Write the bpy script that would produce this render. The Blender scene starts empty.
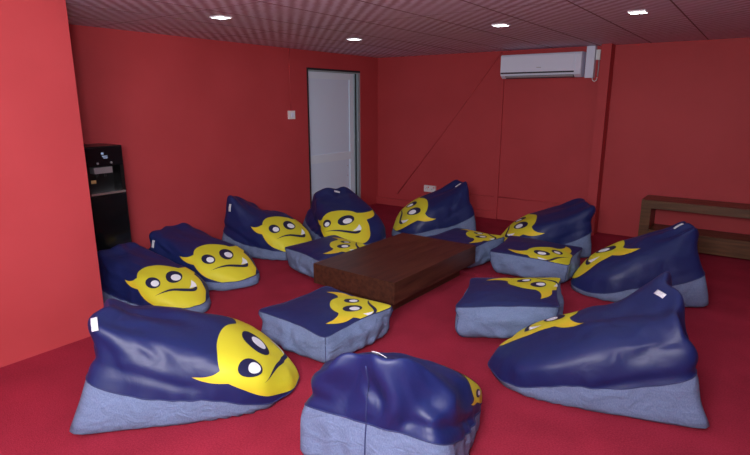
import bpy, bmesh, math, random
import numpy as np
from mathutils import Vector, Matrix, noise
from mathutils.geometry import delaunay_2d_cdt

PI = math.pi
R = math.radians
scene = bpy.context.scene
COL = scene.collection

# ------------------------------------------------------------------ render look
scene.view_settings.view_transform = 'Standard'
scene.view_settings.look = 'None'
scene.view_settings.gamma = 1.0
scene.view_settings.use_curve_mapping = False
scene.view_settings.exposure = 0.0

# ------------------------------------------------------------------ room measures (metres)
XL, YB, ZC = -5.15, 7.30, 2.36      # left wall, back wall, ceiling
XP, YP = -3.84, 1.88                # the near wall that juts in on the left
XR, YF = 3.0, -2.6                  # unseen right wall, open side behind the camera

# ------------------------------------------------------------------ materials
def mat(name, color=(.8, .8, .8), rough=.6, metal=0., spec=.5):
    m = bpy.data.materials.new(name)
    m.use_nodes = True
    b = m.node_tree.nodes['Principled BSDF']
    b.inputs['Base Color'].default_value = (*color, 1)
    b.inputs['Roughness'].default_value = rough
    b.inputs['Metallic'].default_value = metal
    b.inputs['Specular IOR Level'].default_value = spec
    return m

def nodes(m):
    nt = m.node_tree
    return nt, nt.nodes, nt.links, nt.nodes['Principled BSDF']

def mottled(m, c0, c1, scale, coord='Object', detail=4., stretch=(1, 1, 1), bump=0., bscale=None, bdist=.01, lo=.35, hi=.65):
    """two colours mixed by noise, with an optional noise bump"""
    nt, N, L, b = nodes(m)
    tc = N.new('ShaderNodeTexCoord')
    mp = N.new('ShaderNodeMapping'); mp.inputs['Scale'].default_value = stretch
    L.new(tc.outputs[coord], mp.inputs['Vector'])
    n = N.new('ShaderNodeTexNoise'); n.inputs['Scale'].default_value = scale; n.inputs['Detail'].default_value = detail
    L.new(mp.outputs[0], n.inputs['Vector'])
    r = N.new('ShaderNodeValToRGB')
    r.color_ramp.elements[0].position = lo; r.color_ramp.elements[0].color = (*c0, 1)
    r.color_ramp.elements[1].position = hi; r.color_ramp.elements[1].color = (*c1, 1)
    L.new(n.outputs['Fac'], r.inputs['Fac']); L.new(r.outputs['Color'], b.inputs['Base Color'])
    if bump:
        n2 = N.new('ShaderNodeTexNoise'); n2.inputs['Scale'].default_value = bscale or scale; n2.inputs['Detail'].default_value = 3
        L.new(mp.outputs[0], n2.inputs['Vector'])
        bp = N.new('ShaderNodeBump'); bp.inputs['Strength'].default_value = bump; bp.inputs['Distance'].default_value = bdist
        L.new(n2.outputs['Fac'], bp.inputs['Height']); L.new(bp.outputs[0], b.inputs['Normal'])
    return m

M = {}
M['wall'] = mottled(mat('red_wall_paint', rough=.62, spec=.3), (.445, .048, .055), (.485, .055, .063), 1.6, bump=.12, bscale=60, bdist=.004)
M['carpet'] = mottled(mat('red_carpet', rough=.95, spec=.1), (.265, .015, .034), (.365, .03, .058), 110, coord='Object', bump=.5, bscale=240, bdist=.006, lo=.3, hi=.7)

# broad wear in the carpet on top of the pile speckle
def carpet_wear(m):
    nt, N, L, b = nodes(m)
    src = b.inputs['Base Color'].links[0].from_socket
    tc = N.new('ShaderNodeTexCoord')
    n = N.new('ShaderNodeTexNoise'); n.inputs['Scale'].default_value = 3.2; n.inputs['Detail'].default_value = 5
    L.new(tc.outputs['Object'], n.inputs['Vector'])
    mr = N.new('ShaderNodeMapRange'); mr.inputs[1].default_value = .3; mr.inputs[2].default_value = .7
    mr.inputs[3].default_value = .86; mr.inputs[4].default_value = 1.1
    L.new(n.outputs['Fac'], mr.inputs[0])
    mx = N.new('ShaderNodeMix'); mx.data_type = 'RGBA'; mx.blend_type = 'MULTIPLY'; mx.inputs['Factor'].default_value = 1
    L.new(src, mx.inputs['A']); L.new(mr.outputs[0], mx.inputs['B'])
    L.new(mx.outputs['Result'], b.inputs['Base Color'])
carpet_wear(M['carpet'])

def ceiling_mat():
    """printed ceiling sheets: diagonal soft stripes in pinkish grey"""
    m = mat('ceiling_sheet', rough=.6, spec=.3)
    nt, N, L, b = nodes(m)
    tc = N.new('ShaderNodeTexCoord')
    mp = N.new('ShaderNodeMapping'); mp.inputs['Rotation'].default_value = (0, 0, R(-45))
    L.new(tc.outputs['Object'], mp.inputs['Vector'])
    w = N.new('ShaderNodeTexWave'); w.wave_type = 'BANDS'; w.bands_direction = 'X'
    w.inputs['Scale'].default_value = 3.6; w.inputs['Distortion'].default_value = 1.6
    w.inputs['Detail'].default_value = 2; w.inputs['Detail Scale'].default_value = 7
    L.new(mp.outputs[0], w.inputs['Vector'])
    r = N.new('ShaderNodeValToRGB')
    r.color_ramp.elements[0].position = .1; r.color_ramp.elements[0].color = (.50, .37, .49, 1)
    r.color_ramp.elements[1].position = .9; r.color_ramp.elements[1].color = (.80, .78, .95, 1)
    # the stripes fade in and out across the sheets
    n = N.new('ShaderNodeTexNoise'); n.inputs['Scale'].default_value = .9; n.inputs['Detail'].default_value = 1
    L.new(tc.outputs['Object'], n.inputs['Vector'])
    mr = N.new('ShaderNodeMapRange'); mr.inputs[1].default_value = .35; mr.inputs[2].default_value = .65; mr.inputs[3].default_value = .3; mr.inputs[4].default_value = 1.
    L.new(n.outputs['Fac'], mr.inputs[0])
    mx = N.new('ShaderNodeMix'); mx.data_type = 'FLOAT'; mx.inputs['A'].default_value = .55
    L.new(mr.outputs[0], mx.inputs['Factor']); L.new(w.outputs['Fac'], mx.inputs['B'])
    L.new(mx.outputs['Result'], r.inputs['Fac']); L.new(r.outputs['Color'], b.inputs['Base Color'])
    return m
M['ceiling'] = ceiling_mat()
M['ceiling_joint'] = mat('ceiling_joint', (.20, .10, .13), .7)

def wood(name, c0, c1, rough=.35, axis='Y'):
    m = mat(name, rough=rough, spec=.45)
    st = dict(X=(1.2, 14, 14), Y=(14, 1.2, 14), Z=(14, 14, 1.2))[axis]
    return mottled(m, c0, c1, 2.2, stretch=st, detail=6, bump=.06, bscale=3, bdist=.004, lo=.3, hi=.72)
M['table_wood'] = wood('dark_table_wood', (.036, .012, .008), (.100, .036, .020), .33)
M['bench_wood'] = wood('dark_bench_wood', (.068, .028, .012), (.165, .075, .032), .35, 'X')

def navy_satin():
    m = mat('navy_satin', (.006, .0145, .098), .50, spec=.5)
    nt, N, L, b = nodes(m)
    b.inputs['Sheen Weight'].default_value = .02
    b.inputs['Sheen Roughness'].default_value = .4
    b.inputs['Sheen Tint'].default_value = (.3, .4, 1, 1)
    tc = N.new('ShaderNodeTexCoord')
    n = N.new('ShaderNodeTexNoise'); n.inputs['Scale'].default_value = 7; n.inputs['Detail'].default_value = 3; n.inputs['Distortion'].default_value = .6
    L.new(tc.outputs['Object'], n.inputs['Vector'])
    bp = N.new('ShaderNodeBump'); bp.inputs['Strength'].default_value = .22; bp.inputs['Distance'].default_value = .03
    L.new(n.outputs['Fac'], bp.inputs['Height']); L.new(bp.outputs[0], b.inputs['Normal'])
    return m
M['navy'] = navy_satin()

def denim():
    m = mat('blue_grey_denim', rough=.85, spec=.2)
    nt, N, L, b = nodes(m)
    tc = N.new('ShaderNodeTexCoord')
    n = N.new('ShaderNodeTexNoise'); n.inputs['Scale'].default_value = 260; n.inputs['Detail'].default_value = 3
    mp = N.new('ShaderNodeMapping'); mp.inputs['Scale'].default_value = (1, 1, .35)
    L.new(tc.outputs['Object'], mp.inputs['Vector']); L.new(mp.outputs[0], n.inputs['Vector'])
    r = N.new('ShaderNodeValToRGB')
    r.color_ramp.elements[0].position = .3; r.color_ramp.elements[0].color = (.125, .175, .31, 1)
    r.color_ramp.elements[1].position = .7; r.color_ramp.elements[1].color = (.18, .24, .39, 1)
    L.new(n.outputs['Fac'], r.inputs['Fac']); L.new(r.outputs['Color'], b.inputs['Base Color'])
    n2 = N.new('ShaderNodeTexNoise'); n2.inputs['Scale'].default_value = 9; n2.inputs['Detail'].default_value = 4; n2.inputs['Distortion'].default_value = 1.2
    mp2 = N.new('ShaderNodeMapping'); mp2.inputs['Scale'].default_value = (1, 1, 1.6)
    L.new(tc.outputs['Object'], mp2.inputs['Vector']); L.new(mp2.outputs[0], n2.inputs['Vector'])
    bp = N.new('ShaderNodeBump'); bp.inputs['Strength'].default_value = .45; bp.inputs['Distance'].default_value = .03
    L.new(n2.outputs['Fac'], bp.inputs['Height']); L.new(bp.outputs[0], b.inputs['Normal'])
    return m
M['denim'] = denim()
M['piping'] = mat('navy_piping', (.022, .032, .12), .7)
def yellow_print():
    m = mat('print_yellow', rough=.55, spec=.3)
    nt, N, L, b = nodes(m)
    at = N.new('ShaderNodeAttribute'); at.attribute_name = 'ink'
    r = N.new('ShaderNodeValToRGB')
    r.color_ramp.elements[0].position = 0; r.color_ramp.elements[0].color = (.66, .61, .03, 1)
    r.color_ramp.elements[1].position = 1; r.color_ramp.elements[1].color = (.74, .55, .03, 1)
    L.new(at.outputs['Fac'], r.inputs['Fac']); L.new(r.outputs['Color'], b.inputs['Base Color'])
    return m
M['print_yellow'] = yellow_print()
M['print_orange'] = mat('print_amber', (.86, .47, .012), .55, spec=.3)
M['print_navy'] = mat('print_navy', (.012, .014, .06), .55, spec=.3)
M['print_white'] = mat('print_white', (.86, .90, .95), .55, spec=.3)
M['tag'] = mottled(mat('woven_tag', rough=.8), (.62, .64, .70), (.86, .87, .90), 60)
M['white_metal'] = mat('white_door_paint', (.72, .87, 1.0), .35)
M['white_panel'] = mat('white_door_panel', (.66, .82, 1.0), .4)
M['grey_metal'] = mat('grey_frame', (.30, .38, .42), .45)
M['dark'] = mat('near_black', (.02, .02, .025), .6)
M['ac_white'] = mat('ac_white_plastic', (.74, .80, .97), .22)
M['ac_dark'] = mat('ac_vent_dark', (.03, .03, .04), .5)
M['ac_grey'] = mat('ac_louver_grey', (.38, .39, .44), .4)
M['plate'] = mat('white_plate_plastic', (.78, .78, .80), .4)
M['red_plastic'] = mat('red_rocker', (.6, .05, .05), .4)
M['black'] = mat('black_cooler_plastic', (.006, .006, .007), .32)
M['black_gloss'] = mat('black_gloss_plastic', (.006, .006, .008), .14)
M['silver'] = mat('silver_plastic', (.45, .43, .46), .35, .6)
M['steel'] = mat('bright_steel', (.75, .76, .8), .25, .9)
M['sticker'] = mat('orange_sticker', (.75, .42, .16), .6)
M['sticker_blue'] = mat('pale_blue_print', (.45, .62, .85), .5)
def emit(name, c, s):
    m = mat(name, (1, 1, 1))
    b = m.node_tree.nodes['Principled BSDF']
    b.inputs['Emission Color'].default_value = (*c, 1); b.inputs['Emission Strength'].default_value = s
    return m
M['lamp'] = emit('led_diffuser', (.88, .93, 1), 9)

# ------------------------------------------------------------------ object helpers
def link(name, me, material=None, parent=None):
    o = bpy.data.objects.new(name, me)
    COL.objects.link(o)
    if material is not None:
        for mm in (material if isinstance(material, (list, tuple)) else [material]):
            me.materials.append(mm)
    if parent is not None:
        o.parent = parent
    return o

def obj(name, bm, material, parent=None, smooth=False, bevel=0., segs=2):
    if bevel:
        ed = [e for e in bm.edges if len(e.link_faces) == 2 and e.calc_face_angle(0) > .5]
        bmesh.ops.bevel(bm, geom=ed, offset=bevel, segments=segs, profile=.7, affect='EDGES', clamp_overlap=True)
    bmesh.ops.recalc_face_normals(bm, faces=bm.faces)
    me = bpy.data.meshes.new(name)
    bm.to_mesh(me); bm.free()
    if smooth:
        for p in me.polygons: p.use_smooth = True
    return link(name, me, material, parent)

def box(bm, x0, x1, y0, y1, z0, z1):
    vs = [bm.verts.new((x, y, z)) for z in (z0, z1) for y in (y0, y1) for x in (x0, x1)]
    for f in ((0, 2, 3, 1), (4, 5, 7, 6), (0, 1, 5, 4), (2, 6, 7, 3), (0, 4, 6, 2), (1, 3, 7, 5)):
        bm.faces.new([vs[i] for i in f])

def boxes(*bs):
    bm = bmesh.new()
    for b in bs: box(bm, *b)
    return bm

def cyl(bm, p0, p1, r0, r1=None, n=16):
    r1 = r0 if r1 is None else r1
    p0, p1 = Vector(p0), Vector(p1)
    q = (p1 - p0).to_track_quat('Z', 'Y')
    a = [bm.verts.new(p0 + q @ Vector((r0 * math.cos(2 * PI * i / n), r0 * math.sin(2 * PI * i / n), 0))) for i in range(n)]
    b = [bm.verts.new(p1 + q @ Vector((r1 * math.cos(2 * PI * i / n), r1 * math.sin(2 * PI * i / n), 0))) for i in range(n)]
    for i in range(n):
        j = (i + 1) % n
        bm.faces.new((a[i], a[j], b[j], b[i]))
    bm.faces.new(a[::-1]); bm.faces.new(b)

def tube(bm, pts, r, n=8, closed=False):
    pts = [Vector(p) for p in pts]
    rings = []
    m = len(pts)
    for i, p in enumerate(pts):
        a = pts[(i - 1) % m] if (closed or i > 0) else p
        b = pts[(i + 1) % m] if (closed or i < m - 1) else p
        t = (b - a).normalized()
        q = t.to_track_quat('Z', 'Y')
        up = Vector((0, 0, 1)) if abs(t.z) < .95 else Vector((1, 0, 0))
        s = t.cross(up).normalized(); w = s.cross(t).normalized()
        rings.append([bm.verts.new(p + r * (s * math.cos(2 * PI * k / n) + w * math.sin(2 * PI * k / n))) for k in range(n)])
    for i in range(m if closed else m - 1):
        A, B = rings[i], rings[(i + 1) % m]
        for k in range(n):
            l = (k + 1) % n
            bm.faces.new((A[k], A[l], B[l], B[k]))
    if not closed:
        bm.faces.new(rings[0][::-1]); bm.faces.new(rings[-1])

def thing(name, label, cat, loc=(0, 0, 0), rz=0., group=None):
    o = bpy.data.objects.new(name, None)
    o.empty_display_size = .1
    COL.objects.link(o)
    o.location = loc; o.rotation_euler = (0, 0, rz)
    return tag(o, label, cat, group)

def tag(o, label, cat, group=None):
    o['label'] = label; o['category'] = cat
    if group: o['group'] = group
    return o

def struct(o, label=None):
    o['kind'] = 'structure'
    if label: o['label'] = label
    return o

# ------------------------------------------------------------------ room shell
struct(obj('floor', boxes((XL - .15, XR, YF, YB + .15, -.1, 0)), M['carpet']), 'red carpet floor')
cm = boxes((XL - .15, XR, YF, YB + .15, ZC, ZC + .1))
ceil = struct(obj('ceiling', cm, M['ceiling']), 'pinkish grey ceiling of striped sheets')
jb = bmesh.new()
x = -0.62
k = 0
while x > XL:
    box(jb, x - .005, x + .005, YF, YB, ZC - .002, ZC + .001); x -= .575
x = -0.62 + .575
while x < XR:
    box(jb, x - .007, x + .007, YF, YB, ZC - .003, ZC + .001); x += .575
y = 6.35
while y > YF:
    box(jb, XL, XR, y - .002, y + .002, ZC - .001, ZC + .001); y -= 1.2
obj('sheet_joints', jb, M['ceiling_joint'], ceil)

DY0, DY1, DZ = 5.62, 6.84, 2.13     # door opening in the left wall
struct(obj('wall_left', boxes((XL - .15, XL, YP - .2, DY0, 0, ZC), (XL - .15, XL, DY1, YB + .15, 0, ZC), (XL - .15, XL, DY0, DY1, DZ, ZC)), M['wall']), 'red left wall with the door')
struct(obj('wall_back', boxes((XL, XR, YB, YB + .15, 0, ZC)), M['wall']), 'red back wall behind the air conditioner')
struct(obj('wall_near', boxes((XL, XP, YF, YP, 0, ZC)), M['wall']), 'red wall block jutting in at the left front')
struct(obj('wall_right', boxes((XR, XR + .15, YF, YB + .15, 0, ZC)), M['wall']), 'red right wall')

# ceiling meets floor trims on the back wall
struct(obj('trim_1', boxes((-1.705, -1.59, YB - .21, YB, 0, ZC)), M['wall'], bevel=.004), 'red boxed column on the back wall')
struct(obj('trim_2', boxes((-3.055, -3.00, YB - .028, YB, .11, 1.99)), M['wall'], bevel=.003), 'red vertical batten under the air conditioner')
struct(obj('baseboard_back', boxes((XL, -3.00, YB - .028, YB, 0, .11)), M['wall'], bevel=.003), 'red skirting strip along the back wall')
b = bmesh.new(); tube(b, [(-4.0, YB - .006, .33), (-3.05, YB - .006, .33)], .008); tube(b, [(-3.0, YB - .006, .33), (-1.71, YB - .006, .33)], .008)
struct(obj('trim_3', b, M['wall'], smooth=True), 'red painted conduit running low along the back wall')
b = bmesh.new(); tube(b, [(-3.05, YB - .004, 2.35), (-3.9, YB - .004, 1.26), (-4.75, YB - .004, .2)], .009)
struct(obj('trim_4', b, M['wall'], smooth=True), 'red painted cable slanting down the back wall')
b = bmesh.new(); tube(b, [(XL + .008, 5.28, 1.56), (XL + .008, 5.28, ZC)], .009)
struct(obj('trim_5', b, M['wall'], smooth=True), 'red painted conduit above the light switch')

# ------------------------------------------------------------------ door
dr = bpy.data.objects.new('door_1', None); COL.objects.link(dr); dr.location = (XL, (DY0 + DY1) / 2, 0)
struct(dr, 'white panelled metal door in the left wall')
hw = (DY1 - DY0) / 2
fx0, fx1 = -.13, -.015
obj('door_frame', boxes((fx0, fx1, -hw, -hw + .035, 0, DZ), (fx0, fx1, hw - .05, hw, 0, DZ), (fx0, fx1, -hw + .035, hw - .05, DZ - .035, DZ)), M['grey_metal'], dr, bevel=.003)
obj('dark_edging', boxes((-.015, .004, -hw - .006, -hw + .022, 0, DZ + .006), (-.015, .004, -hw + .022, hw - .02, DZ - .02, DZ + .006), (-.06, -.05, hw - .075, hw - .05, 0, DZ - .035)), M['dark'], dr)  # thin dark strips along the door outline and beside the leaf
l0, l1 = -hw + .037, hw - .075
lx0, lx1 = -.115, -.075
mz = .86
leaf = obj('door_leaf', boxes((lx0, lx1, l0, l0 + .06, .01, DZ - .037), (lx0, lx1, l1 - .11, l1, .01, DZ - .037),
                              (lx0, lx1, l0 + .06, l1 - .11, DZ - .13, DZ - .037), (lx0, lx1, l0 + .06, l1 - .11, mz - .06, mz + .06), (lx0, lx1, l0 + .06, l1 - .11, .01, .12)), M['white_metal'], dr)
obj('upper_panel', boxes((lx0 + .008, lx1 - .014, l0 + .06, l1 - .11, mz + .06, DZ - .13)), M['white_panel'], leaf)
obj('lower_panel', boxes((lx0 + .008, lx1 - .014, l0 + .06, l1 - .11, .12, mz - .06)), M['white_panel'], leaf)
b = bmesh.new()
for z in (.55, .70): cyl(b, (lx1, l1 - .18, z), (lx1 + .004, l1 - .18, z), .008)
obj('screw', b, M['ac_grey'], leaf)
b = bmesh.new()
for z in (.3, 1.15, 1.95): cyl(b, (lx1 + .006, l1 + .006, z - .05), (lx1 + .006, l1 + .006, z + .05), .009)
obj('hinge', b, M['grey_metal'], dr, smooth=False)

# ------------------------------------------------------------------ electrical bits
t = thing('light_switch', 'small white light switch on the red wall left of the door', 'light switch', (XL, 5.28, 1.51))
obj('switch_plate', boxes((0, .03, -.055, .055, -.055, .055)), M['plate'], t, bevel=.006)
obj('rocker', boxes((.03, .037, -.02, .02, -.03, .03)), M['ac_white'], t, bevel=.003)
t = thing('power_socket', 'white double power socket low on the back wall', 'power socket', (-4.13, YB, .345))
obj('socket_plate', boxes((-.10, .10, -.035, 0, -.05, .05)), M['plate'], t, bevel=.006)
for sx in (-.05, .05):
    bb = bmesh.new()
    for dx, dz in ((0, .018), (-.014, -.006), (.014, -.006)): box(bb, sx + dx - .004, sx + dx + .004, -.0365, -.034, dz - .004, dz + .004)
    obj('socket_holes', bb, M['dark'], t)
    obj('rocker', boxes((sx + .022, sx + .036, -.040, -.035, .010, .034)), M['red_plastic'], t)
t = thing('junction_box', 'tiny white cable box beside the column next to the air conditioner', 'junction box', (-1.775, YB, 2.25))
obj('box_body', boxes((-.025, .025, -.05, 0, -.06, .06)), M['plate'], t, bevel=.005)
b = bmesh.new(); tube(b, [(.01, -.02, -.055), (.012, -.02, -.15), (.008, -.018, -.26)], .006)
obj('cable', b, M['ac_grey'], t, smooth=True)

# ------------------------------------------------------------------ air conditioner
AX0, AX1, AZ0, AZ1, AD = -2.98, -1.93, 1.985, 2.29, .215
t = thing('air_conditioner', 'white split air conditioner high on the red back wall', 'air conditioner', ((AX0 + AX1) / 2, YB, AZ0))
w2 = (AX1 - AX0) / 2; h = AZ1 - AZ0
def ac_profile(bm, x0, x1, pts):
    a = [bm.verts.new((x0, -d, z)) for d, z in pts]; c = [bm.verts.new((x1, -d, z)) for d, z in pts]
    n = len(pts)
    for i in range(n):
        j = (i + 1) % n; bm.faces.new((a[i], a[j], c[j], c[i]))
    bm.faces.new(a[::-1]); bm.faces.new(c)
b = bmesh.new(); ac_profile(b, -w2, w2, [(0, 0), (.13, 0), (.19, .035), (.205, .075), (.205, h - .03), (.19, h - .005), (.17, h), (0, h)])
obj('body', b, M['ac_white'], t, bevel=.006)
b = bmesh.new(); ac_profile(b, -w2 + .004, w2 - .075, [(.204, .072), (.216, .078), (.216, h - .025), (.206, h - .012), (.200, h - .012), (.200, .072)])
fp = obj('front_panel', b, M['ac_white'], t, bevel=.004)
obj('badge', boxes((-.03, .03, -.2185, -.2155, .125, .133)), M['ac_grey'], fp)
b = bmesh.new(); ac_profile(b, -w2 + .06, w2 - .085, [(.128, -.002), (.185, .031), (.1985, .066), (.150, .066)])
obj('air_outlet', b, M['ac_dark'], t)
obj('outlet_slot', boxes((-w2 + .01, w2 - .08, -.2175, -.19, .058, .076)), M['ac_dark'], t)
b = bmesh.new(); ac_profile(b, -w2 + .065, w2 - .09, [(.166, .006), (.190, .020), (.192, .028), (.168, .014)])
lv = obj('louver', b, M['ac_grey'], t)
for i in range(9):
    xx = -w2 + .10 + i * (2 * w2 - .23) / 8
    b = bmesh.new(); ac_profile(b, xx - .003, xx + .003, [(.15, .02), (.188, .036), (.196, .06), (.16, .06)])
    obj('vane', b, M['ac_grey'], t)
DX0 = AX1 + .005
t = thing('duct_cover', 'white vertical pipe cover beside the air conditioner', 'pipe cover', (AX1 + .075, YB, AZ0 - .01))
obj('cover', boxes((-.05, .05, -.09, 0, 0, ZC - AZ0 + .005)), M['ac_white'], t, bevel=.006)
b = bmesh.new(); tube(b, [(.03, -.04, .004), (.04, -.045, -.03), (.06, -.04, -.045), (.08, -.03, -.03), (.085, -.02, .0)], .006)
obj('drain_hose', b, M['plate'], t, smooth=True)

# ------------------------------------------------------------------ water cooler
t = thing('water_cooler', 'tall black water cooler behind the red wall block', 'water cooler', (XL, 2.51, 0))
CD, cw, CH = .36, .175, 1.30
obj('cabinet', boxes((.01, CD, -cw, cw, .02, .87), (.01, CD, -cw, cw, 1.17, CH), (.01, CD - .13, -cw, cw, .87, 1.17),
                     (CD - .13, CD, -cw, -cw + .035, .87, 1.17), (CD - .13, CD, cw - .035, cw, .87, 1.17)), M['black'], t, bevel=.006)
obj('control_panel', boxes((CD, CD + .012, -cw + .012, cw - .012, 1.125, CH - .01)), M['black_gloss'], t, bevel=.004)
obj('front_door', boxes((CD, CD + .012, -cw + .012, cw - .012, .05, .85)), M['black_gloss'], t, bevel=.004)
obj('tap_bar', boxes((CD - .13, CD + .02, -.11, .055, 1.06, 1.115)), M['silver'], t, bevel=.006)
for yy in (-.07, .0):
    bb = bmesh.new(); cyl(bb, (CD - .02, yy, 1.025), (CD - .02, yy, 1.065), .014)
    obj('tap_nozzle', bb, M['black'], t)
obj('drip_tray', boxes((CD - .13, CD + .03, -cw + .012, cw - .02, .868, .888)), M['steel'], t, bevel=.003)
obj('warning_sticker', boxes((CD - .1301, CD - .128, -.10, -.03, .955, .985)), M['sticker'], t)
bb = boxes((CD + .012, CD + .0135, -.028, -.006, 1.225, 1.246), (CD + .012, CD + .0135, -.022, .026, 1.206, 1.216), (CD + .012, CD + .0135, -.012, .026, 1.192, 1.200))
obj('maker_mark', bb, M['sticker_blue'], t)
for yy in (-.07, .055):
    bb = bmesh.new(); cyl(bb, (CD + .012, yy, 1.15), (CD + .018, yy, 1.15), .010)
    obj('indicator_button', bb, M['silver'], t)
for sx in (.05, CD - .05):
    for sy in (-cw + .04, cw - .04):
        bb = bmesh.new(); cyl(bb, (sx, sy, 0), (sx, sy, .022), .02)
        obj('foot', bb, M['black'], t)

# ------------------------------------------------------------------ coffee table
t = thing('coffee_table', 'low dark wooden block coffee table in the middle of the beanbags', 'coffee table', (-2.60, 4.035, 0), R(-1.5))
TW, TD = .435, .70
obj('tabletop', boxes((-TW, TW, -TD, TD, .125, .305)), M['table_wood'], t, bevel=.005)
obj('plinth', boxes((-TW + .11, TW - .11, -TD + .11, TD - .11, 0, .125)), M['table_wood'], t, bevel=.004)

# ------------------------------------------------------------------ bench by the back wall
t = thing('wooden_bench', 'dark wooden two-tier bench against the back wall at right', 'bench', (-1.035, 6.86, 0))
BL, BD = 1.55, .40
obj('end_panel', boxes((0, .105, 0, BD, 0, .47)), M['bench_wood'], t, bevel=.004)
obj('end_panel', boxes((BL - .105, BL, 0, BD, 0, .47)), M['bench_wood'], t, bevel=.004)
obj('seat_top', boxes((-.002, BL + .002, -.002, BD, .47, .565)), M['bench_wood'], t, bevel=.006)
obj('lower_shelf', boxes((.105, BL - .105, .015, BD, .02, .215)), M['bench_wood'], t, bevel=.005)

# ------------------------------------------------------------------ ceiling lights
def ceiling_light(x, y, label):
    t = thing('ceiling_light', label, 'ceiling light', (x, y, ZC - .004), 0, 'recessed ceiling lights')
    s = .057
    obj('frame', boxes((-s - .006, s + .006, -s - .006, -s, -.006, .004), (-s - .006, s + .006, s, s + .006, -.006, .004), (-s - .006, -s, -s, s, -.006, .004), (s, s + .006, -s, s, -.006, .004)), M['plate'], t)
    obj('diffuser', boxes((-s, s, -s, s, -.005, .002)), M['lamp'], t)
    return t
LIGHTS = [((-3.70, 3.03), 'square ceiling light nearest the left wall block'), ((-3.79, 4.92), 'small ceiling light above the door'),
          ((-2.03, 4.79), 'ceiling light in front of the air conditioner'), ((-.89, 4.71), 'rightmost of the four ceiling lights')]
for (x, y), lab in LIGHTS: ceiling_light(x, y, lab)

def area(name, loc, size, power, color=(1, 1, 1), rot=(0, 0, 0), sy=None, spread=None):
    l = bpy.data.lights.new(name, 'AREA'); l.energy = power; l.color = color; l.size = size
    if sy: l.shape = 'RECTANGLE'; l.size_y = sy
    if spread: l.spread = spread
    o = bpy.data.objects.new(name, l); COL.objects.link(o); o.location = loc; o.rotation_euler = rot
    return o
for (x, y), lab in LIGHTS: area('downlight', (x, y, ZC - .02), .19, 2.6, (.80, .89, 1))
for x, y in ((-2.0, 2.9), (-.9, 2.8), (-2.0, 1.0), (-.8, 1.0), (.3, 3.0), (.3, 5.0), (.3, 1.0)): area('downlight', (x, y, ZC - .02), .19, 2.6, (.80, .89, 1))
# the photographer's flash, bounced up and forward from beside the camera
area('bounced_flash', (-.5, -.5, 2.2), 1.2, 190, (1, .97, .96), (R(52), 0, R(46)))
area('flash_on_ceiling', (.05, -.15, 1.85), .25, 105, (.90, .94, 1), (R(140), 0, R(52)))

w = bpy.data.worlds.new('World'); scene.world = w; w.use_nodes = True
w.node_tree.nodes['Background'].inputs[0].default_value = (.85, .92, 1, 1)
w.node_tree.nodes['Background'].inputs[1].default_value = .3

# ------------------------------------------------------------------ bean bags
def sstep(t):
    t = np.clip(t, 0, 1); return t * t * (3 - 2 * t)

def nfield(P, scale, seed):
    """smooth vector-valued noise sampled on an array of points"""
    out = np.empty(len(P))
    off = Vector((seed * 7.31, seed * 3.17, seed * 1.73))
    for i, p in enumerate(P):
        out[i] = noise.noise(Vector(p) * scale + off)
    return out

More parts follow.
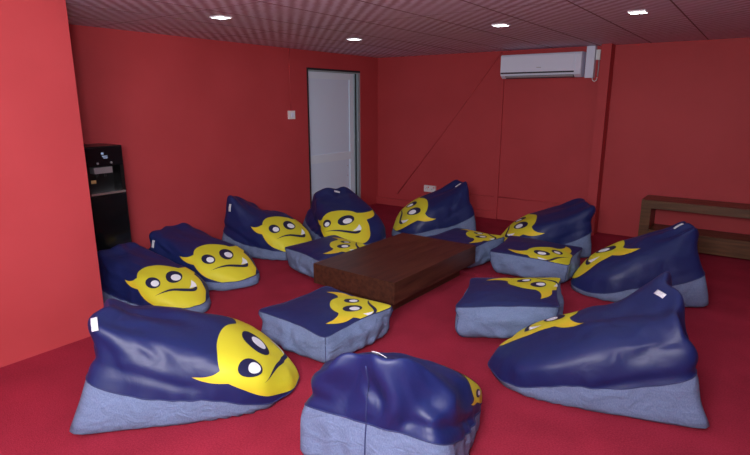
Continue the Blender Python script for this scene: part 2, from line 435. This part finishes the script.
class Lounger:
    """a soft wedge-shaped lounger: leaning back, straight gathered top seam, low rounded nose. +x is the nose."""
    def __init__(s, L=1.15, W=.76, H=.60, seed=0, lean=-.05, twist=0., flap=.03, ridge=.25, fold=1., seamz=.22, nose=.08, rx=-.37, pinch=.5, back=-.53, face=(0, -.10, 1.1, 0), gather=0., zn=.10, pull=1., sl=0.):
        s.L, s.W, s.H, s.seed = L, W, H, seed
        s.lean, s.twist, s.flap, s.ridge, s.fold, s.seamz, s.nose, s.rx, s.pinch, s.face, s.gather, s.zn, s.pull = lean, twist, flap, ridge, fold, seamz, nose, rx, pinch, face, gather, zn, pull
        s.c = np.array([-.04, 0, .20])
        rg = ridge
        def plane(a, b, c):
            a, b, c = map(np.array, (a, b, c)); n = np.cross(b - a, c - a); n = n / np.linalg.norm(n); d = n @ (a - s.c)
            return (n, d) if d > 0 else (-n, -d)
        pl = [(np.array([0, 0, -1.]), s.c[2])]
        pl.append(plane((rx, .2, .66), (rx, -.2, .66), (.16, 0, .465 - sl)))                      # upper slope
        pl.append(plane((.06, .2, .52 - sl), (.06, -.2, .52 - sl), (.70, 0, .03 + nose)))              # front slope
        pl.append((np.array([.95, 0, .31]), .61))                                             # nose
        for q in (1, -1):
            pl.append(plane((rx, q * rg, .66), (rx - .1, q * .44, .12), (.5, q * .47, .06)))  # upper sides
            n = np.array([.05, q * 1., -.14]); n /= np.linalg.norm(n); pl.append((n, .405))   # lower sides
            n = np.array([.72, q * .69, .08]); n /= np.linalg.norm(n); pl.append((n, .56))    # nose corners
        pl.append(plane((rx - .05, .2, .62), (rx - .05, -.2, .62), (back - .03, 0, 0)))        # leaning back
        s.N = np.array([a for a, _ in pl]); s.D = np.array([d for _, d in pl])
    def rad(s, d):
        q = np.maximum(d @ s.N.T, 0) / s.D
        a = (q[:, 1:] ** 10.).sum(1) ** (1 / 10.)          # soft edges all round
        return np.maximum(a ** 28. + q[:, 0] ** 28., 1e-12) ** (-1 / 28.)   # crisper where it sits on the floor
    def dirs(s, phi, th):
        return np.stack([np.cos(th) * np.cos(phi), np.cos(th) * np.sin(phi), np.sin(th)], -1)
    def raw(s, phi, th):
        d = s.dirs(phi, th)
        return s.c + d * s.rad(d)[:, None]
    def zs(s, P):
        x = P[:, 0]
        return s.zn + (.17 - s.zn) * sstep((.56 - x) / .5) + s.seamz * np.clip((.08 - x) / .66, 0, 1.2) ** 1.8
    def seam(s, phi):
        lo = np.full(len(phi), -1.2); hi = np.full(len(phi), .9)
        for _ in range(28):
            m = (lo + hi) / 2; P = s.raw(phi, m); up = P[:, 2] > s.zs(P)
            hi = np.where(up, m, hi); lo = np.where(up, lo, m)
        return (lo + hi) / 2
    def deform(s, P):
        P = P.copy(); x, y, z = P[:, 0].copy(), P[:, 1].copy(), P[:, 2].copy()
        n1 = nfield(P, 3.4, s.seed); n2 = nfield(P, 7.5, s.seed + 9)
        out = P - s.c; out /= np.linalg.norm(out, axis=1)[:, None] + 1e-9
        lift = sstep((z - .02) / .10)
        P += out * ((.018 * n1 + .008 * n2) * lift)[:, None]
        # the cloth is pinched flat into a collar under the top seam
        k = sstep((z - .42) / .17)
        P[:, 0] = s.rx + (P[:, 0] - s.rx) * (1 - s.pinch * k)
        P[:, 1] *= 1 - s.gather * k
        # folds running down from the collar
        fall = np.exp(-((z - .47) / .12) ** 2) * sstep((.22 - x) / .40)
        ang = np.arctan2(y, x - s.rx + .35)
        f = np.sin(ang * 6 + s.seed * 1.7 + 4 * n1)
        f = np.sign(f) * np.abs(f) ** .7 + .7 * np.sin(ang * 11 + s.seed * 2.9 + 3 * n2)
        P += out * (.017 * s.fold * fall * f)[:, None]
        # one or two long diagonal pulls across the sides
        g = np.exp(-(((z - .30) + .35 * (x + .15) + .06 * np.sin(s.seed)) / .035) ** 2) * sstep((.20 - x) / .3) * sstep((np.abs(y) - .15) / .1)
        P -= out * (.014 * s.fold * g)[:, None]
        # top seam: raised flap, lean and twist
        k2 = sstep((z - .45) / .14)
        P[:, 2] += k2 * (s.flap + s.twist * y / .2 + .010 * np.sin(y * 27 + s.seed))
        P[:, 0] += k2 * (s.lean + .022 * np.sin(y * 17 + s.seed * 2.1))
        # the stuffing domes the front of the top panel
        P[:, 2] += .05 * sstep((z - .16) / .16) * sstep((x + .25) / .3) * (.55 - np.clip(np.abs(y) / .36, 0, 1) ** 2)
        # creases in the base cloth, back corners pulled out to points
        kb = sstep(z / .05) * sstep((.30 - z) / .15)
        P += out * (kb * .005 * s.fold * np.sin(np.arctan2(y, x) * 21 + 4 * n1))[:, None]
        cb = sstep((-.38 - x) / .20) * sstep((np.abs(y) - .22) / .16) * sstep((.20 - z) / .20)
        P[:, 0] -= .035 * cb * s.pull; P[:, 1] += .03 * cb * np.sign(y) * s.pull
        P[:, 2] = np.maximum(P[:, 2], .002)
        return P * np.array([s.L / 1.15, s.W / .80, s.H / .60])
    def at(s, phi, th):
        return s.deform(s.raw(phi, th))
    # where the printed face sits: a slanted plane over the front half
    def face_dir(s, uv):
        du, dv, fs, fr = s.face
        c_, s_ = math.cos(R(fr)), math.sin(R(fr))
        u = (uv[:, 0] * c_ - uv[:, 1] * s_) * fs + du; v = (uv[:, 0] * s_ + uv[:, 1] * c_) * fs + dv
        o = np.array([.36, 0, .33]); t = np.array([-.83, 0, .56])
        Q = o + u[:, None] * np.array([0, .66, 0]) + v[:, None] * t * .46
        return Q - s.c

class Ottoman(Lounger):
    """a soft square pouf: flat printed top, sagging denim sides. +x is one side, the face looks at the (+x,+y) corner."""
    def __init__(s, L=.62, W=.62, H=.34, seed=0, sag=.0, tilt=(0, 0), shear=0.):
        s.L, s.W, s.H, s.seed, s.sag, s.tilt, s.shear = L, W, H, seed, sag, tilt, shear
        s.c = np.array([0, 0, .17])
        s.top = .335
        pl = [((0, 0, -1.), .17), ((0, 0, 1.), .165)]
        s.N = np.array([(0, 0, -1.), (0, 0, 1.), (1., 0, 0), (-1., 0, 0), (0, 1., 0), (0, -1., 0)]); s.D = np.array([.17, .165, .31, .31, .31, .31])
    def rad(s, d):
        q = np.maximum(d @ s.N.T, 0) / s.D
        a = q ** 16.
        return np.maximum(a.sum(1), 1e-12) ** (-1 / 16.)
    def seam(s, phi):
        c, n = np.abs(np.cos(phi)), np.abs(np.sin(phi))
        rr = .31 / ((c ** 24 + n ** 24) ** (1 / 24.))
        return np.arctan2(.155, rr)
    def deform(s, P):
        P = P.copy(); x, y, z = P[:, 0].copy(), P[:, 1].copy(), P[:, 2].copy()
        n1 = nfield(P, 3.6, s.seed); n2 = nfield(P, 9., s.seed + 5)
        out = P - s.c; out[:, 2] *= .3; out /= np.linalg.norm(out, axis=1)[:, None] + 1e-9
        cr = np.clip(np.abs(x * y) / .09, 0, 1)
        side = sstep((.33 - z) / .12) * sstep(z / .05)
        # belly of the sides, drawn-in bottom, pulled-out top corners
        P[:, :2] *= (1 + side * (.14 * (1 - .6 * cr)) - .10 * sstep((.10 - z) / .10) + .11 * cr ** 2 * sstep((z - .22) / .11))[:, None]
        P += out * (side * (.018 * n1 + .022 * n2))[:, None]
        phi = np.arctan2(y, x)
        P += out * (side * .006 * np.sin(phi * 13 + 9 * n1 + s.seed))[:, None]
        top = sstep((z - .27) / .06)
        dome = (1 - np.clip(np.abs(x) / .31, 0, 1) ** 2) * (1 - np.clip(np.abs(y) / .31, 0, 1) ** 2)
        P[:, 2] += top * (.030 * dome + .012 * n1 + .006 * n2 + s.tilt[0] * x / .31 + s.tilt[1] * y / .31 - .03 * (1 - cr) * (1 - dome) * s.sag)
        P[:, 2] = np.maximum(P[:, 2], .002); P[:, 1] += s.shear * P[:, 0]
        return P * np.array([s.L / .62, s.W / .62, s.H / .345])
    def face_dir(s, uv):
        u, v = uv[:, 0], uv[:, 1]
        a = np.array([.7071, .7071, 0]); r = np.array([-.7071, .7071, 0])   # a: towards the chin corner, r: face's right as read
        o = np.array([0, 0, s.top]) + a * .215
        Q = o + u[:, None] * r * -.40 - v[:, None] * a * .36
        return Q - s.c

# face artwork, u to the reader's right, v up
def smooth_loop(pts, n=6):
    out = []; m = len(pts)
    for i in range(m):
        p0, p1, p2, p3 = (np.array(pts[(i + k) % m][:2], float) for k in (-1, 0, 1, 2))
        c1, c2 = len(pts[i % m]) > 2, len(pts[(i + 1) % m]) > 2      # a third entry marks a sharp corner
        m1 = (p2 - p0) / 2 if not c1 else (p2 - p1) * .7
        m2 = (p3 - p1) / 2 if not c2 else (p2 - p1) * .7
        for k in range(n):
            t = k / n
            out.append((2 * t**3 - 3 * t**2 + 1) * p1 + (t**3 - 2 * t**2 + t) * m1 + (-2 * t**3 + 3 * t**2) * p2 + (t**3 - t**2) * m2)
    return np.array(out)
def ell(cx, cy, rx, ry, rot=0, n=28):
    a = np.linspace(0, 2 * PI, n, endpoint=False); c, s_ = math.cos(rot), math.sin(rot)
    X, Y = rx * np.cos(a), ry * np.sin(a)
    return np.stack([cx + X * c - Y * s_, cy + X * s_ + Y * c], -1)
half = [(.0, .52), (.14, .505), (.27, .45), (.37, .36, 1), (.48, .38), (.60, .46), (.71, .60, 1), (.705, .42), (.64, .23), (.515, .09, 1), (.535, -.06), (.55, -.24), (.55, -.50), (.48, -.76), (.30, -.96), (.12, -1.04)]
head = half + [(0, -1.06)] + [(-p[0],) + tuple(p[1:]) for p in half[:0:-1]]
SHAPES = [
    ('print_yellow', smooth_loop(head, 5), .0022),
    ('print_navy', ell(-.205, .10, .112, .150, R(6)), .0036),
    ('print_navy', ell(.165, .10, .135, .190, R(-22)), .0036),
    ('print_white', ell(-.185, .065, .064, .080, 0), .0050),
    ('print_white', ell(.185, .06, .078, .098, R(-18)), .0050),
    ('print_navy', smooth_loop([(-.30, -.235, 1), (-.15, -.195), (.0, -.205), (.16, -.265), (.30, -.31), (.395, -.25, 1), (.385, -.335), (.31, -.385), (.16, -.34), (.0, -.26), (-.15, -.225)], 4), .0036),
    ('print_white', smooth_loop([(.255, -.295, 1), (.32, -.21), (.375, -.09, 1), (.405, -.20), (.392, -.285, 1)], 4), .0052),
]
def triangulate(loop, h):
    pts = [Vector(p) for p in loop]
    lo, hi = loop.min(0), loop.max(0)
    n = len(loop)
    A = loop; B = np.roll(loop, -1, 0)
    def inside(p):
        c = False
        for a, b_ in zip(A, B):
            if (a[1] > p[1]) != (b_[1] > p[1]) and p[0] < (b_[0] - a[0]) * (p[1] - a[1]) / (b_[1] - a[1]) + a[0]: c = not c
        return c
    extra = []
    for yy in np.arange(lo[1] + h / 2, hi[1], h):
        for xx in np.arange(lo[0] + h / 2, hi[0], h):
            q = np.array((xx, yy))
            if inside(q) and np.min(np.sum((loop - q) ** 2, 1)) > (h * .45) ** 2: extra.append(Vector(q))
    v, e, f, *_ = delaunay_2d_cdt(pts + extra, [(i, (i + 1) % n) for i in range(n)], [], 1, 1e-6)
    return np.array([tuple(p) for p in v]), [tuple(q) for q in f]
TRI = [(m_, *triangulate(l_, .05 if i == 0 else .04), o_) for i, (m_, l_, o_) in enumerate(SHAPES)]

def surf_with_normals(bag, phi, th):
    e = .012
    n = len(phi)
    ph = np.concatenate([phi, phi + e, phi - e, phi, phi]); tt = np.concatenate([th, th, th, th + e, th - e])
    P = bag.at(ph, tt).reshape(5, n, 3)
    nn = np.cross(P[1] - P[2], P[3] - P[4]); ln = np.linalg.norm(nn, axis=1)[:, None]
    return P[0], nn / np.maximum(ln, 1e-9)

def grid_part(bag, e0, e1, ne, nphi, pole):
    """patch of the bag between elevation fractions; pole closes it with a fan (top or bottom)"""
    phi = np.linspace(-PI, PI, nphi, endpoint=False)
    ts = bag.seam(phi)
    rows = []
    for k in range(ne):
        t = k / ne
        if pole == 'top': th = ts + (PI / 2 - ts) * (t ** 1.0)
        else: th = ts + (-PI / 2 - ts) * (t ** 1.0)
        rows.append(bag.at(phi, th))
    pt = bag.at(np.array([0.]), np.array([PI / 2 if pole == 'top' else -PI / 2]))[0]
    bm = bmesh.new()
    V = [[bm.verts.new(p) for p in r] for r in rows]
    top = bm.verts.new(pt)
    for a, b_ in zip(V[:-1], V[1:]):
        for i in range(nphi):
            j = (i + 1) % nphi; bm.faces.new((a[i], a[j], b_[j], b_[i]))
    for i in range(nphi):
        bm.faces.new((V[-1][i], V[-1][(i + 1) % nphi], top))
    return bm

def face_print(bag, parent, mirror=1):
    bm = bmesh.new(); names = []; ink = []
    for m_, uv, tris, off in TRI:
        if m_ not in names: names.append(m_)
        q = uv * np.array([mirror, 1.])
        d = bag.face_dir(q); d = d / np.linalg.norm(d, axis=1)[:, None]
        phi = np.arctan2(d[:, 1], d[:, 0]); th = np.arcsin(d[:, 2])
        th = np.maximum(th, bag.seam(phi) + .006)
        P, n = surf_with_normals(bag, phi, th)
        P = P + n * off
        vs = [bm.verts.new(p) for p in P]
        ink += list(np.clip(np.maximum((np.abs(uv[:, 0]) - .40) / .16, (uv[:, 0] - .22) / .5 - .2 + .25 * (uv[:, 1] < -.3)), 0, 1))
        for t_ in tris:
            try: f = bm.faces.new([vs[i] for i in t_])
            except ValueError: continue
            f.material_index = names.index(m_)
    me = bpy.data.meshes.new('face_print')
    # keep every face pointing outwards
    for f in bm.faces:
        f.normal_update()
        if f.normal.dot(f.calc_center_median() - Vector(bag.c * np.array([1, 1, .5]))) < 0: f.normal_flip()
    bm.to_mesh(me); bm.free()
    at = me.attributes.new('ink', 'FLOAT', 'POINT')
    at.data.foreach_set('value', np.array(ink, dtype=np.float32))
    for p in me.polygons: p.use_smooth = True
    o = link('face_print', me, [M[k] for k in names], parent)
    return o

def patch(bag, phi0, th0, w, h_, parent, name, material, rot=0., off=.0015, thick=.003):
    """small cloth tag lying on the bag around the point (phi0, th0)"""
    P, n = surf_with_normals(bag, np.array([phi0]), np.array([th0]))
    p, n = Vector(P[0]), Vector(n[0])
    t = n.cross(Vector((0, 0, 1))); t = t.normalized() if t.length > 1e-3 else Vector((0, 1, 0))
    u = n.cross(t).normalized()
    a = t * math.cos(rot) + u * math.sin(rot); b_ = n.cross(a)
    bm = bmesh.new(); nx, ny = 4, 8; G = []
    for lay in (0, 1):
        G.append([[bm.verts.new(p + n * (off + lay * thick + .004 * math.sin(3 * j / ny)) + a * (w * (i / nx - .5)) + b_ * (h_ * (j / ny - .5))) for j in range(ny + 1)] for i in range(nx + 1)])
    for lay in (0, 1):
        g = G[lay]
        for i in range(nx):
            for j in range(ny):
                f = (g[i][j], g[i + 1][j], g[i + 1][j + 1], g[i][j + 1]); bm.faces.new(f if lay else f[::-1])
    ring = [(i, 0) for i in range(nx)] + [(nx, j) for j in range(ny)] + [(i, ny) for i in range(nx, 0, -1)] + [(0, j) for j in range(ny, 0, -1)]
    for k_, (i, j) in enumerate(ring):
        i2, j2 = ring[(k_ + 1) % len(ring)]
        bm.faces.new((G[0][i][j], G[0][i2][j2], G[1][i2][j2], G[1][i][j]))
    return obj(name, bm, material, parent, smooth=True)

def lounger(loc, heading, label, tagpos=None, mirror=1, **kw):
    bag = Lounger(**kw)
    t = thing('beanbag_lounger', label, 'bean bag', (loc[0], loc[1], 0), R(heading), 'lounger bean bags around the table')
    obj('base_panel', grid_part(bag, 0, .5, 22, 120, 'bottom'), M['denim'], t, smooth=True)
    tp = obj('top_panel', grid_part(bag, .5, 1, 40, 120, 'top'), M['navy'], t, smooth=True)
    face_print(bag, tp, mirror)
    phi = np.linspace(-PI, PI, 120, endpoint=False)
    P, n = surf_with_normals(bag, phi, bag.seam(phi))
    b_ = bmesh.new(); tube(b_, list(P + n * .001), .0035, 6, True); obj('piping', b_, M['piping'], t, smooth=True)
    th = np.linspace(-.35, .80, 36)
    P, n = surf_with_normals(bag, np.full(36, PI), th)
    b_ = bmesh.new(); tube(b_, list(P + n * .001), .0035, 6); obj('back_seam', b_, M['piping'], t, smooth=True)
    if tagpos:
        az, el, ro = tagpos
        patch(bag, R(az), R(el), .032, .085, t, 'label_tag', M['tag'], R(ro))
    return t

def ottoman(loc, heading, label, mirror=1, **kw):
    bag = Ottoman(**kw)
    t = thing('beanbag_ottoman', label, 'bean bag', (loc[0], loc[1], 0), R(heading), 'square bean bag ottomans around the table')
    obj('side_panel', grid_part(bag, 0, .5, 22, 112, 'bottom'), M['denim'], t, smooth=True)
    tp = obj('top_panel', grid_part(bag, .5, 1, 18, 112, 'top'), M['navy'], t, smooth=True)
    face_print(bag, tp, mirror)
    phi = np.linspace(-PI, PI, 112, endpoint=False)
    P, n = surf_with_normals(bag, phi, bag.seam(phi))
    b_ = bmesh.new(); tube(b_, list(P + n * .001), .0035, 6, True); obj('piping', b_, M['piping'], t, smooth=True)
    for a in (45, 135, -135, -45):
        th = np.linspace(bag.seam(np.array([R(a)]))[0], -.40, 14)
        P, n = surf_with_normals(bag, np.full(14, R(a)), th)
        b_ = bmesh.new(); tube(b_, list(P + n * .0005), .0025, 6); obj('corner_seam', b_, M['piping'], t, smooth=True)
    return t

BAGS = [
 # loc, heading of the nose (deg from +x), label, tag (azimuth, elevation, rotation), shape
 ((-4.08, 2.42), 10, 'navy lounger bean bag beside the red wall block, in front of the water cooler', None, dict(seed=1, H=.41, W=.62, L=1.06, zn=.12, seamz=.30, face=(-.18, .10, 1.08, -13))),
 ((-4.30, 3.11), 10, 'navy lounger bean bag with a white tag, second along the left wall', (-130, 36, 0), dict(seed=2, H=.42, W=.68, ridge=.28, zn=.12, face=(-.18, .06, 1.08, -13))),
 ((-4.48, 4.17), 8, 'navy lounger bean bag under the light switch, third along the left wall', (-128, 40, 0), dict(seed=3, H=.50, L=1.02, twist=-.10, back=-.48, pull=.3, flap=.05, zn=.12, face=(-.14, .06, 1.08, -12))),
 ((-4.03, 5.03), -28, 'navy lounger bean bag standing in front of the white door', (175, 64, 60), dict(seed=4, H=.54, W=.88, L=1.05, ridge=.22, face=(-.36, .0, 1.05, -9))),
 ((-3.30, 5.95), -125, 'navy lounger bean bag beneath the white power socket, behind the coffee table', (175, 64, 0), dict(seed=5, H=.60, L=1.05, pull=0, back=-.46, fold=.5, pinch=.35, gather=.2, face=(-.06, -.04, 1.08, -26))),
 ((-1.87, 6.08), -147, 'navy lounger bean bag in front of the column on the back wall', None, dict(seed=6, H=.51, L=1.06, pull=0, back=-.42, ridge=.30, fold=.45, pinch=.3, seamz=.30, face=(-.10, -.06, 1.1, -16))),
 ((-.72, 5.15), -153, 'navy lounger bean bag in front of the wooden bench', (175, 66, 0), dict(seed=7, H=.58, sl=.03, L=1.08, gather=.35, fold=.4, pinch=.3, pull=0, back=-.47, rx=-.31, zn=.05, face=(-.46, -.02, 1.1, 0))),
 ((-.65, 3.22), -163, 'large navy lounger bean bag at the right front with its tip folded up', (-165, 61, 90), dict(seed=8, H=.55, sl=.08, twist=-.055, flap=.05, lean=-.02, rx=-.36, ridge=.31, zn=.04, face=(-.64, .0, 1.05, 0))),
 ((-1.33, 2.09), 99, 'navy lounger bean bag at the front seen from behind with its back seam', (-166, 57, 70), dict(seed=9, H=.54, W=.79, L=.98, sl=.05, fold=1.6, twist=-.03, ridge=.24, gather=.30, pull=0, back=-.45, nose=0., face=(-.68, -.05, 1.15, 0))),
 ((-2.57, 1.72), 46, 'large navy lounger bean bag at the left front, yellow face turned to the table', (-136, 46, 8), dict(seed=10, H=.53, twist=-.03, flap=.01, zn=.03, face=(-.24, -.20, 1.2, 0))),
]
for loc, hd, lab, tg, kw in BAGS: lounger(loc, hd, lab, tg, **kw)
OTT = [
 ((-3.44, 3.99), -14, 'square ottoman bean bag half hidden behind the left end of the coffee table', dict(seed=21, H=.26, L=.60, W=.60, tilt=(0, .02))),
 ((-2.39, 2.74), -5, 'square ottoman bean bag in front of the coffee table, between the two front loungers', dict(seed=22, H=.25, L=.65, W=.65)),
 ((-1.40, 3.78), 16, 'square ottoman bean bag right of the coffee table, nearest the right front lounger', dict(seed=23, H=.285, L=.66, W=.66, shear=.35)),
 ((-1.69, 5.19), -86, 'square ottoman bean bag between the coffee table and the bench lounger', dict(seed=24, H=.25, L=.62, W=.72, tilt=(-.015, -.02))),
 ((-2.49, 5.16), -8, 'square ottoman bean bag tucked behind the far right corner of the coffee table', dict(seed=25, H=.26, L=.60, W=.62)),
]
for loc, hd, lab, kw in OTT: ottoman(loc, hd, lab, **kw)

# ------------------------------------------------------------------ camera
cam = bpy.data.cameras.new('camera'); co = bpy.data.objects.new('camera', cam); COL.objects.link(co)
cam.sensor_fit = 'HORIZONTAL'; cam.sensor_width = 36; cam.lens = 36 * 534 / 750; cam.clip_start = .05
co.location = (0, 0, 1.70); co.rotation_euler = (R(90 - 13.4), 0, R(35.5))
scene.camera = co
